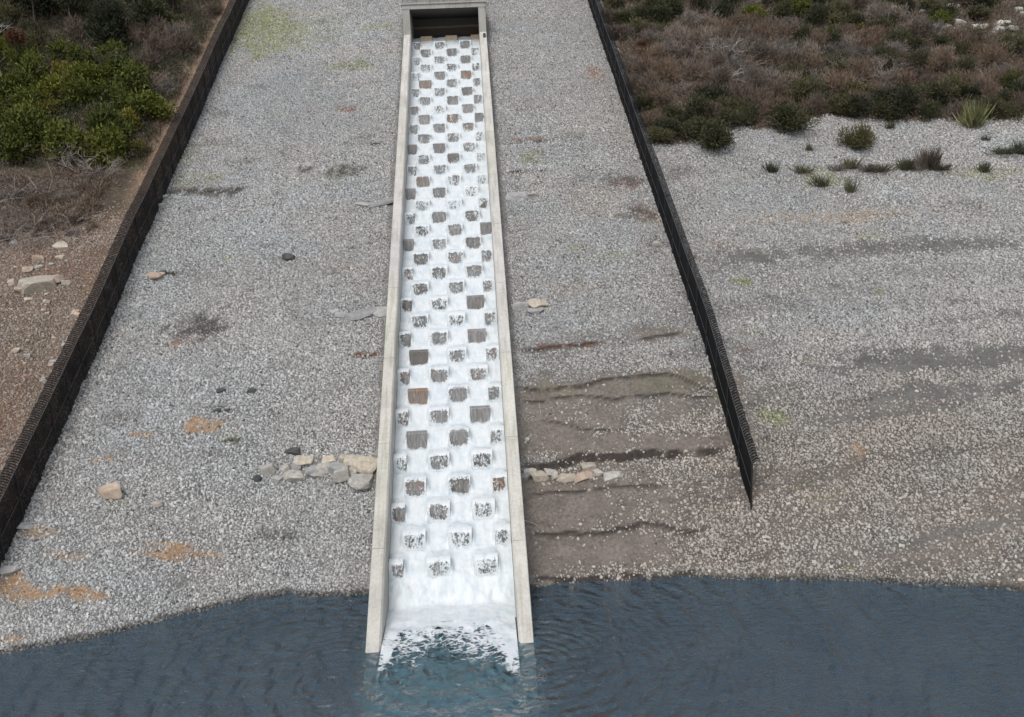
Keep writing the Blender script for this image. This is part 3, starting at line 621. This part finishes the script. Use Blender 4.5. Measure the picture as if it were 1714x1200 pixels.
L=[(447,790,22,18,M_pale,'pale squarish rock at the left end of the rock pile'),(478,786,16,14,M_pale,'small pale rock second from the left end of the pile'),(491,800,34,14,M_pale,'flat pale pinkish slab low in the left rock pile'),
(496,783,20,12,M_grey,'small grey wedge above the flat slab in the pile'),(510,773,34,10,M_cream,'thin cream slab on the upper left of the rock pile'),(525,790,26,11,M_grey,'thin grey slab in the middle of the rock pile'),
(532,798,18,12,M_pale,'small pale rock low in the middle of the pile'),(545,785,26,14,M_pale,'pale angular rock at the centre of the pile'),(550,772,26,8,M_cream,'flat cream slab along the top of the pile'),
(564,788,24,18,M_grey,'grey leaning slab left of the large round rock'),(572,800,30,26,M_pale,'large rounded pale rock at the front of the pile'),(578,770,18,10,M_cream,'small cream rock on the top edge of the pile'),
(602,779,48,18,M_cream,'long cream block with dark underside touching the chute wall'),(618,793,14,11,M_brown,'small tan stone wedged between two large blocks'),(604,810,42,22,M_pale,'large pale slab lowest in the pile beside the wall'),
(431,804,12,10,M_dark,'small dark rock below the left end of the pile'),(464,805,16,11,M_pale,'small light rock at the lower left of the pile'),(590,793,16,14,M_pale,'small pale stone behind the rounded rock')]
for i,(u,v,a,b,M,l) in enumerate(L): rock(u,v,a,b,M,'rock',l,group=G,seed=100+i)
L=[(886,786,20,12,M_pale,'pale rock nearest the right chute wall in the small pile'),(903,792,26,14,M_cream,'cream rock second from the right chute wall'),(876,800,18,14,M_grey,'grey block wedged against the right chute wall'),
(922,784,20,9,M_pale,'thin pale slab at the back of the right pile'),(930,792,14,8,M_pale,'small pale chip in the middle of the right pile'),(947,796,24,14,M_cream,'triangular cream slab standing on the silt'),
(975,793,30,8,M_brown,'thin tan slab lying on the silt ledge'),(986,776,26,12,M_cream,'upper cream rock under the dark silt scarp'),(1000,787,18,8,M_pale,'small pale rock right of the tan slab'),(1026,795,30,9,M_pale,'rightmost pale flat rock on the silt'),(870,515,26,12,M_grey,'grey slab against the right wall halfway up'),(900,512,28,14,M_cream,'peach coloured rock halfway up beside the right wall'),(895,522,22,8,M_grey,'grey chip under the peach coloured rock')]
for i,(u,v,a,b,M,l) in enumerate(L): rock(u,v,a,b,M,'rock',l,group='rocks beside the right chute wall',seed=200+i)
L=[(483,434,18,12,M_dark,'round black rock high on the left gravel'),(370,656,12,8,M_dark,'left one of the pair of small dark stones above the orange patch'),(423,656,13,9,M_dark,'right one of the pair of small dark stones above the orange patch'),
(492,758,19,12,M_dark,'dark rock just above the left rock pile'),(364,688,13,6,M_dark,'flat dark stone at the top edge of the orange patch'),(381,687,9,6,M_dark,'tiny dark stone at the top right of the orange patch'),
(274,459,12,8,M_dark,'small dark stone next to the pink stone near the left fence'),(262,464,24,12,M_brown,'pale pink stone near the left fence'),(188,828,34,24,M_brown,'large tan boulder on the lower left gravel'),
(265,844,16,9,M_cream,'small cream stone right of the tan boulder'),(434,884,11,8,M_pale,'small white stone below the left rock pile'),(14,958,26,13,M_grey,'grey slab at the foot of the left fence near the water'),(42,882,20,8,M_grey,'grey slab under the lowest fence posts'),
(272,331,16,8,M_pale,'pale slab beside the left fence with dark moss'),(268,346,20,9,M_pale,'pale slab just below another beside the left fence'),(1100,410,16,9,M_pale,'pale stone at the foot of the right fence')]
for i,(u,v,a,b,M,l) in enumerate(L): rock(u,v,a,b,M,'rock',l,group='single stones lying on the gravel',seed=300+i,sink=.3)
L=[(64,482,50,26,M_cream,'large cream slab on the brown bank beyond the left fence'),(84,470,34,10,M_brown,'thin tan slab leaning behind the large cream slab'),(40,486,26,10,M_brown,'flat tan flake left of the large cream slab'),(104,417,22,14,M_cream,'pointed cream stone high on the brown bank'),(64,435,20,12,M_brown,'rounded tan stone above the large cream slab'),
(112,475,16,9,M_cream,'small cream stone right of the large cream slab'),(48,452,16,8,M_brown,'small tan stone on the upper bank'),(102,433,14,7,M_cream,'little cream stone under the pointed one'),(20,480,12,8,M_brown,'little tan stone at the left edge of the bank')]
for i,(u,v,a,b,M,l) in enumerate(L): rock(u,v,a,b,M,'rock',l,group='rubble on the bank beyond the left fence',seed=400+i)
for i in range(34):
    rr=random.Random(1700+i);v=rr.uniform(405,640);u=rr.uniform(2,max(20,230-(v-400)*.62));a_=rr.uniform(5,13)
    rock(u,v,a_,a_*.6,rr.choice([M_cream,M_brown,M_brown,M_grey]),'rock','small loose stone scattered on the brown bank beyond the left fence',group='small loose stones on the brown bank',seed=1800+i)
for i in range(26):
    rr=random.Random(900+i);c=rr.choice([(1695,38,24,22),(1620,45,40,4),(1578,48,30,4),(1560,20,70,6)])
    u=c[0]+rr.uniform(-1,1)*c[2];v=c[1]+rr.uniform(-1,1)*c[3];s_=rr.uniform(8,18)
    rock(min(u,1712),max(v,4),s_,s_*.7,M_pale,'rock','white boulder among the shrubs at the upper right',group='white boulders among the right shrubs',seed=500+i,sink=.1)

# ------------------------------------------------------------------ vegetation
def leaf_cloud(seed,nleaf,R,lumps,lw,ll,up=.5,zf=.8,inner=.45):
    r=np.random.default_rng(seed)
    # several lumps make an uneven outline
    C=[];Rr=[]
    for i in range(lumps):
        a=r.uniform(0,6.28);d=r.uniform(0,.62)*R;C.append((math.cos(a)*d,math.sin(a)*d,R*zf*r.uniform(.35,.95)));Rr.append(R*r.uniform(.28,.5))
    C=np.array(C);Rr=np.array(Rr);w_=Rr**2;ch=r.choice(lumps,nleaf,p=w_/w_.sum())
    d=r.normal(size=(nleaf,3));d/=np.linalg.norm(d,axis=1)[:,None]
    rad=Rr[ch]*(1-inner*r.random(nleaf)**1.5*2)*(1+.25*(r.random(nleaf)**4));p=C[ch]+d*rad[:,None];p[:,2]=np.maximum(p[:,2],r.uniform(0,.25,nleaf)*R)
    ax=d*.7+r.normal(size=(nleaf,3))*.45;ax[:,2]+=up;ax/=np.linalg.norm(ax,axis=1)[:,None]
    sd_=np.cross(ax,r.normal(size=(nleaf,3)));sd_/=np.linalg.norm(sd_,axis=1)[:,None]
    L_=ll*r.uniform(.6,1.4,nleaf)[:,None];W_=lw*r.uniform(.6,1.3,nleaf)[:,None]
    V=np.stack([p-sd_*W_*.5,p+sd_*W_*.5,p+ax*L_+sd_*W_*.25,p+ax*L_-sd_*W_*.25],1).reshape(-1,3)
    F_=np.arange(nleaf*4).reshape(-1,4);lf=np.repeat(np.clip(r.random(lumps)[ch]*.5+r.random(nleaf)*.5,0,1),4)
    return V,F_,lf
def twig(mb,r,p,d,l,rad,depth,spread=.7,n=4):
    q=p
    for s_ in range(2):
        d=(d+Vector((r.gauss(0,1),r.gauss(0,1),r.gauss(0,.6)))*.18).normalized();e=q+d*l/2;mb.tube(q,e,rad*(1-.2*s_),rad*(.8-.2*s_),n);q=e
    if depth>0:
        for _ in range(r.choice([2,3])):
            nd=(d+Vector((r.gauss(0,1),r.gauss(0,1),r.gauss(0,.7)))*spread).normalized();twig(mb,r,q,nd,l*r.uniform(.55,.85),rad*.6,depth-1,spread,3)
def proto(kind,seed):
    r=random.Random(seed);leaf,twm,par=KIND[kind]
    V,F_,lf=leaf_cloud(seed,*par);me=npmesh('foliage',V,F_,leaf);fattr(me,'lf',lf)
    mb=MB();nst,sp,rad,dep,ht=STEM[kind]
    for i in range(nst):
        a=r.uniform(0,6.28);d=Vector((math.cos(a)*sp,math.sin(a)*sp,1)).normalized();twig(mb,r,Vector((math.cos(a)*.1,math.sin(a)*.1,-.1)),d,ht,rad,dep)
    ms=npmesh('branches',mb.v,mb.f,twm);return me,ms
M_twig=simple('grey_twig',(.22,.19,.17),.8,bmp=0);M_bark=simple('brown_bark',(.10,.075,.055),.9,bmp=0);M_white=simple('pale_bark',(.36,.33,.29),.8,bmp=0);M_twigd=simple('dead_brown_twig',(.2,.145,.115),.9,bmp=0)
ML={'olive':m_leaf('leaf_olive',(.032,.035,.018),(.085,.082,.042)),'green':m_leaf('leaf_green',(.03,.044,.007),(.115,.128,.02)),'brown':m_leaf('leaf_brown',(.065,.050,.038),(.17,.128,.10)),
 'dark':m_leaf('leaf_dark',(.018,.022,.011),(.052,.056,.028)),'rust':m_leaf('leaf_rust',(.06,.032,.018),(.12,.06,.034)),'grey':m_leaf('leaf_grey',(.09,.078,.068),(.22,.19,.17)),
 'straw':m_leaf('leaf_straw',(.12,.12,.05),(.32,.32,.14)),'yell':m_leaf('leaf_yellow',(.06,.07,.01),(.2,.17,.03))}
KIND={'olive':(ML['olive'],M_bark,(2600,1.5,9,.055,.2)),'green':(ML['green'],M_bark,(3200,1.6,11,.09,.17,.3)),'brown':(ML['brown'],M_twigd,(1900,1.4,11,.03,.30,.8)),
 'dark':(ML['dark'],M_bark,(3000,1.7,10,.07,.18)),'rust':(ML['rust'],M_bark,(1700,1.2,8,.045,.2,.6)),'grey':(ML['grey'],M_twig,(900,1.3,8,.03,.26,.8)),'yell':(ML['yell'],M_bark,(2200,1.2,8,.08,.16,.4))}
STEM={'olive':(4,.5,.04,2,.6),'green':(4,.5,.05,2,.7),'brown':(7,.7,.03,3,.6),'dark':(4,.4,.05,2,.7),'rust':(5,.5,.035,3,.55),'grey':(9,.8,.035,3,.6),'yell':(4,.5,.04,2,.5)}
PR={k:[proto(k,1000+17*i+j*3) for j in range(3)] for i,k in enumerate(KIND)}
DESC={'olive':'olive green shrub','green':'bright green leafy bush','brown':'brownish dry shrub','dark':'dark green bushy shrub','rust':'rust red dying shrub','grey':'bare grey twiggy shrub','yell':'yellow green shrub'}
def bush(x,y,kind,s,label,group,sz=1.,name='shrub',cat='shrub'):
    f,b=random.choice(PR[kind]);o=empty(name,(x,y,float(H(x,y))-.05),random.uniform(0,6.28));o.scale=(s,s,s*sz);tag(o,label,cat,group)
    link(bpy.data.objects.new('foliage',f),o);link(bpy.data.objects.new('branches',b),o);return o
# right thicket
def inveg(x,y): return float(VEG(np.array(x),np.array(y)))>.6
pts=[];tries=0;R_=random.Random(5)
zones=[('thicket beside the right fence',1000,1200),('thicket left of centre',1200,1400),('thicket right of centre',1400,1560),('thicket at far right',1560,1800)]
while tries<9000 and len(pts)<275:
    tries+=1;u=R_.uniform(1000,1740);v=R_.uniform(-35,245);x,y,z=hit(u,v)
    if not inveg(x,y) or x<fr(y)+1.4 or (u>1655 and 2<v<85) or (1590<u<1660 and 38<v<64): continue
    md=1.45 if v>60 else 1.9
    if all((x-a)**2+(y-b)**2>md**2 for a,b in pts):
        pts.append((x,y));rr=R_.random()
        if 1080<u<1330 and 40<v<170: k=R_.choice(['grey','grey','grey','brown','brown','brown'])
        elif v<50: k=R_.choice(['dark','olive','brown','grey','dark','green'])
        elif v>165: k=R_.choice(['olive','dark','brown','olive','brown'])
        elif u>1560: k=R_.choice(['brown','olive','grey','grey','olive'])
        else: k=R_.choice(['brown','olive','brown','grey','olive','grey','rust' if rr<.4 else 'brown'])
        zone=[a for a,b,c in zones if b<=u<c or c==1800][0];row='back rows' if v<70 else 'middle rows' if v<150 else 'front rows'
        bush(x,y,k,R_.uniform(1.05,1.5)*(.9 if k=='dark' else 1),f'{DESC[k]} in the {row}, {zone}',f'{DESC[k]}s in the {row}, {zone}',R_.uniform(.8,1.15))
def bp(u,v,k,rpx,label,sz=1.,group=None,name='shrub',cat='shrub'):
    x,y,z=hit(u,v);s_=rpx/pxm(u,v)/1.5;return bush(x,y,k,s_,label,group,sz,name,cat)
bp(1190,250,'dark',44,'rounded dark green shrub at the front left corner of the thicket',.9)
bp(1310,222,'dark',46,'broad dark green shrub at the front edge beside a gravel bay',.85)
bp(1440,252,'olive',36,'round grey green shrub standing alone in front of the thicket',1.05)
bp(1105,240,'olive',30,'olive green shrub against the right fence',.9);bp(1265,45,'green',22,'bright green bush at the back of the thicket near the top');bp(1390,70,'green',24,'green bush right of the dead branches');bp(1435,50,'yell',14,'yellow topped shrub at the back of the thicket')
bp(1437,95,'rust',26,'rust red shrub below the yellow topped one');bp(1510,195,'dark',40,'dark shrub at the front edge near the pale grass tuft');bp(1700,150,'green',26,'green bush at the right picture edge')
# dead branches in the thicket
def dead(u,v,s_,label,M=M_twig,seed=1,n=8,name='dead_shrub',cat='dead shrub',flat=1.,dep=3,sp=1.,rad=.045):
    r=random.Random(seed);x,y,z=hit(u,v);mb=MB()
    for i in range(n):
        a=r.uniform(0,6.28);d=Vector((math.cos(a)*sp,math.sin(a)*sp,flat)).normalized();twig(mb,r,Vector((0,0,-.1)),d,1.0,rad,dep,.75)
    me=npmesh(name,mb.v,mb.f,M);o=link(bpy.data.objects.new(name,me));o.location=(x,y,float(H(x,y)));o.scale=(s_,)*3;tag(o,label,cat);return o
dead(1150,110,1.5,'sprawling grey dead branches near the right fence, upper left of the thicket',seed=3,n=12);dead(1215,100,1.5,'pale forked dead branches in the middle of the dead patch',M_white,4,9,flat=.7);dead(1260,125,1.3,'thin brown dead branches right of the pale forked ones',M_twigd,5,10)
dead(1180,45,1.2,'dead grey branches above the dead patch',seed=6);dead(1330,110,1.3,'grey dead shrub right of the dead patch',seed=7);dead(1200,140,1.3,'low pale dead branches at the lower edge of the dead patch',M_white,8,7,flat=.3)
dead(1410,120,1.2,'pinkish grey dead shrub in the centre right of the thicket',seed=9);dead(1480,140,1.3,'grey twiggy skeleton shrub centre right',seed=10);dead(1640,140,1.1,'dry twiggy shrub behind the pale grass tuft',M_twigd,11)
for i,(u,v,a,b) in enumerate([(600,524,46,9),(640,520,36,10),(575,528,26,7),(640,338,40,7),(610,342,24,6),(560,521,20,6),(865,328,40,10),(890,326,22,7)]): rock(u,v,a,b,M_grey,'rock','low grey slab half buried in the gravel near the chute wall',group='low grey slabs half buried by the chute',seed=2000+i,sink=.62)
# tufts on the gravel
def tuft(u,v,h,wd,M,label,seed,n=220,group=None):
    n=int(n*1.8);r=np.random.default_rng(seed);x,y,z=hit(u,v);b=r.normal(size=(n,2))*wd*.32;tip=b*1.5+r.normal(size=(n,2))*wd*.28;hh=h*(.25+.85*r.random(n)**1.3);V=[]
    for i in range(n):
        w_=.014;V+=[(b[i,0]-w_,b[i,1],0),(b[i,0]+w_,b[i,1],0),((b[i,0]+tip[i,0])/2+w_*.7,(b[i,1]+tip[i,1])/2,hh[i]*.6),(tip[i,0],tip[i,1],hh[i])]
    me=npmesh('grass_tuft',V,np.arange(n*4).reshape(-1,4),M);fattr(me,'lf',np.repeat(r.random(n),4));o=link(bpy.data.objects.new('grass_tuft',me));o.location=(x,y,float(H(x,y))-.03);tag(o,label,'grass tuft',group)
tuft(1628,212,2.7,1.3,ML['straw'],'tall pale yellow green grass tuft at the front of the thicket',1,300)
tuft(1424,282,1.1,.9,ML['olive'],'low dark tuft under the left side of the lone round shrub',2,150);tuft(1449,287,.9,.8,ML['grey'],'short greyish tuft directly below the lone round shrub',31,130);tuft(1470,288,.9,1.4,ML['olive'],'low tuft right of and below the lone round shrub',21,200)
tuft(1535,285,.8,.9,ML['grey'],'short grey tuft squeezed against the upright tuft',33,110);tuft(1518,284,1.2,.8,ML['olive'],'dark bristly tuft left of the upright tuft on the gravel',3,300);tuft(1555,282,2.1,1.0,ML['brown'],'upright brownish tuft on the right gravel',4,320);tuft(1573,285,.7,1.3,ML['dark'],'low dark tuft right of the upright one',5,160)
tuft(1424,322,1.5,.6,ML['olive'],'thin upright weed on the gravel below the lone shrub',6,90);tuft(1355,252,.9,.5,ML['olive'],'small weed in the gravel bay left of the lone shrub',7,70);tuft(1292,288,1.2,.7,ML['dark'],'dark weed alone on the gravel right of the fence',8,110)
tuft(1345,290,1.,1.,ML['olive'],'sprawling weed on the mossy gravel',9,120);tuft(1375,312,1.2,1.,ML['olive'],'sparse weed on the mossy gravel patch',10,110);tuft(1648,288,1.2,.7,ML['dark'],'small dark weed on the far right gravel',11,120);tuft(1680,258,.8,1.6,ML['dark'],'low dark mat of weed near the right picture edge',12,200)
tuft(1710,258,1.6,.9,ML['dark'],'dark weed at the right picture edge',13,140);tuft(1400,286,.8,1.0,ML['grey'],'greyish weed between the lone shrub and the mossy gravel',14,120);tuft(1490,215,.9,.7,ML['olive'],'small weed at the front edge of the thicket',15,90);tuft(1650,235,.7,.5,ML['dark'],'tiny dark weed below the pale grass tuft',16,60)
tuft(290,458,.35,.9,ML['olive'],'small green weed beside the dark stone near the left fence',17,60);tuft(390,735,.3,.9,ML['olive'],'small weed below the orange patch on the left gravel',18,60)

# left side: trees and bushes beyond the fence
R_=random.Random(8);pts=[];tries=0
while tries<5000 and len(pts)<95:
    tries+=1;u=R_.uniform(-60,370);v=R_.uniform(-40,285);x,y,z=hit(u,v)
    lim=fl(y)-(4.2 if v>150 else 3.0)
    if x>lim or y<hit(60,300)[1]: continue
    if all((x-a)**2+(y-b)**2>2.0**2 for a,b in pts):
        pts.append((x,y));d=lim-x
        if v>170 or (v>100 and u<200): k='green' if R_.random()<.85 else 'yell'
        elif u>190 and d<7: k=R_.choice(['brown','brown','grey','olive','rust'])
        elif v>110: k=R_.choice(['green','olive','dark'])
        else: k=R_.choice(['dark','dark','dark','olive','brown'])
        row='top' if v<80 else 'middle' if v<170 else 'lower part';side='next to the dirt strip' if d<6 else 'deep inside'
        bush(x,y,k,R_.uniform(1.0,1.5)*(1.5 if k=='dark' else 1.3 if k=='green' else 1.0),f'{DESC[k]} in the left wood, {row}, {side}',f'{DESC[k]}s, {row} of the left wood, {side}',R_.uniform(.9,1.35))
def tree(u,v,h,M,label,kind,seed,cr=1.3,rad=.12,leaves=True):
    r=random.Random(seed);x,y,z=hit(u,v);o=empty('tree',(x,y,float(H(x,y))));tag(o,label,'tree');mb=MB();p=Vector((0,0,-.2));d=Vector((r.uniform(-.1,.15),0,1)).normalized();R0=rad
    for i in range(7):
        e=p+d*h/7;mb.tube(p,e,R0,R0*.85,7);R0*=.85
        if i>1:
            for _ in range(2): twig(mb,r,e,(d+Vector((r.gauss(0,1),r.gauss(0,1),.3))*.7).normalized(),h*.16,R0*.5,2,.5)
        p=e;d=(d+Vector((r.gauss(0,.1),r.gauss(0,.1),.05))).normalized()
    mb.build('trunk',M,o)
    if leaves:
        V,F_,lf=leaf_cloud(seed,3600,cr,12,.08,.2,.2,.8);V=V+np.array([p.x,p.y,p.z-cr*1.1]);me=npmesh('crown',V,F_,kind);fattr(me,'lf',lf);link(bpy.data.objects.new('crown',me),o)
tree(6,150,8.5,M_white,'bare white trunked dead tree at the left picture edge',None,1,rad=.16,leaves=False)
tree(28,130,5.5,M_bark,'tree with rust brown crown behind the white trunk',ML['rust'],2,1.5)
tree(200,80,6.,M_bark,'dark crowned tree with twisted black trunk near the top left',ML['dark'],3,2.6);tree(120,60,6.5,M_bark,'dark broad tree left of the twisted one',ML['dark'],4,2.8);tree(60,50,7.,M_bark,'tall dark tree between the rust crown and the broad tree',ML['dark'],5,2.8);tree(290,30,4.5,M_bark,'olive tree nearest the fence at the top left',ML['olive'],6,2.0)
dead(135,290,1.5,'pale dead bush with upright twigs in front of the green bush',M_twig,21,11,dep=3);dead(170,300,1.2,'thin pale dead twigs right of the upright dead bush',M_twig,22,8)
for i,(u,v) in enumerate([(30,318),(95,322),(140,318),(60,360),(15,372),(120,360),(45,412)]): dead(u,v,1.1,['tangle of thin dead twigs at the far left below the bushes','grey twig heap directly under the green bushes','grey twigs just right of the twig heap','dry branches in the middle of the twig litter','dry branches at the left edge of the twig litter','dead twigs between the litter and the left fence','lowest dead twigs above the stony bank'][i],M_twig,60+i,12,flat=.3,rad=.03)
dead(60,330,1.9,'heap of fallen grey branches below the green bush',M_twig,23,10,flat=.22);dead(20,400,1.8,'fanned out grey dead branches at the left picture edge',M_twig,24,13,flat=.35);dead(100,395,1.6,'low tangle of dead branches near the left fence',M_twig,25,10,flat=.25)
dead(270,90,1.4,'reddish brown dead shrub beside the dirt strip',M_twigd,26,12);dead(255,160,1.5,'dense dead brown shrub near the left fence',M_twigd,27,14)
bp(75,355,'rust',14,'small rust brown shrub among the fallen branches')
def undergrowth(name,label,u0,u1,v0,v1,test,n,cols,h):
    r=np.random.default_rng(77);P_=[hit(u,v) for u in(u0,(u0+u1)/2,u1) for v in(v0,v1)];xa=min(p[0] for p in P_);xb=max(p[0] for p in P_);ya=min(p[1] for p in P_);yb=max(p[1] for p in P_)
    x=r.uniform(xa,xb,n*2);y=r.uniform(ya,yb,n*2);u,v=proj(x,y,H(x,y,False));ok=(u>u0)&(u<u1)&(v>v0)&(v<v1)&test(x,y)&(fbm(x*.8,y*.8,3)>.36);x=x[ok][:n];y=y[ok][:n];n=len(x);z=H(x,y,False)
    cl=fbm(x*.35,y*.35,3);hh=h*(.3+r.random(n)**1.5)*(.4+1.3*cl);p=np.stack([x,y,z+r.random(n)*hh],1);d=r.normal(size=(n,3))*.5;d[:,2]+=.7;d/=np.linalg.norm(d,axis=1)[:,None];sd=np.cross(d,r.normal(size=(n,3)));sd/=np.linalg.norm(sd,axis=1)[:,None]
    L_=.30*r.uniform(.5,1.5,n)[:,None];W_=.05;V=np.stack([p-sd*W_*.5,p+sd*W_*.5,p+d*L_+sd*W_*.2,p+d*L_-sd*W_*.2],1).reshape(-1,3)
    me=npmesh(name,V,np.arange(n*4).reshape(-1,4),None);[me.materials.append(ML[c]) for c in cols]
    sel=np.clip(((fbm(x*.22+7,y*.22,3)-.3)/.4*len(cols)+r.normal(size=n)*.5).astype(int),0,len(cols)-1);me.polygons.foreach_set('material_index',sel.astype(np.int32))
    fattr(me,'lf',np.repeat(r.random(n),4));o=link(bpy.data.objects.new(name,me));tag(o,label,'undergrowth',kind='stuff')
undergrowth('undergrowth','tangled low dry undergrowth between the shrubs of the right thicket',1010,1760,-60,262,lambda x,y:(VEG(x,y)>.5)&(x>fr(y)+.8),170000,['brown','olive','grey','brown','grey','olive'],1.0)
undergrowth('twig_litter','grey brown litter of dry twigs on the ground below the green bushes',-60,225,290,450,lambda x,y:(x<fl(y)-3.5-5*fbm(x*0+3,y*.5))&(y>hit(60,392)[1]+7*(fbm(x*.45,y*.2)-.5)),46000,['grey','brown','grey','brown'],.7)
undergrowth('wood_undergrowth','dark low undergrowth on the floor of the left wood',-60,380,-60,290,lambda x,y:(x<fl(y)-3.0),150000,['dark','brown','dark','olive','dark'],1.5)
for i,(u,v,k,r_) in enumerate([(20,335,'grey',20),(60,345,'brown',16),(110,335,'grey',18),(150,322,'brown',14),(35,385,'grey',20),(85,375,'grey',16),(130,372,'brown',12),(10,405,'grey',16),(165,300,'grey',18),(120,395,'grey',12),(230,210,'brown',20),(250,120,'brown',24),(285,70,'grey',22)]):
    bp(u,v,k,r_*1.9 if v>250 else r_*1.3,'dry '+('grey' if k=='grey' else 'brown')+' brushwood on the left bank, '+['far left below the green bushes','right of the leftmost grey brushwood','under the pale dead bush','at the right end of the litter','left edge among dead branches','middle of the twig litter','small and near the dirt strip','lowest at the left edge','touching the thin dead twigs','lowest near the fence side','beside the dirt strip, below the rest','beside the dirt strip, halfway up','beside the dirt strip, highest'][i],.55 if v>250 else 1,'dry brushwood on the left bank','brushwood','dry brush')
# dry stalks on the silt
for i,(u,v) in enumerate([(905,690),(932,700),(990,745),(1010,735),(1045,885),(945,660),(1035,888),(900,880)]):
    r=random.Random(i+50);x,y,z=hit(u,v);mb=MB();p=Vector((0,0,.05));d=Vector((r.uniform(-1,1),.7,.3)).normalized()
    for k in range(6):
        e=p+d*.22;mb.tube(p,e,.022,.018,4);p=e;d=(d+Vector((r.gauss(0,.25),0,r.gauss(0,.1)))).normalized()
    o=mb.build('stick',M_white);o.location=(x,y,float(H(x,y)));tag(o,'thin pale dry stick lying on the brown silt right of the chute','stick','dry sticks on the silt')
print('objects',len(S.objects))
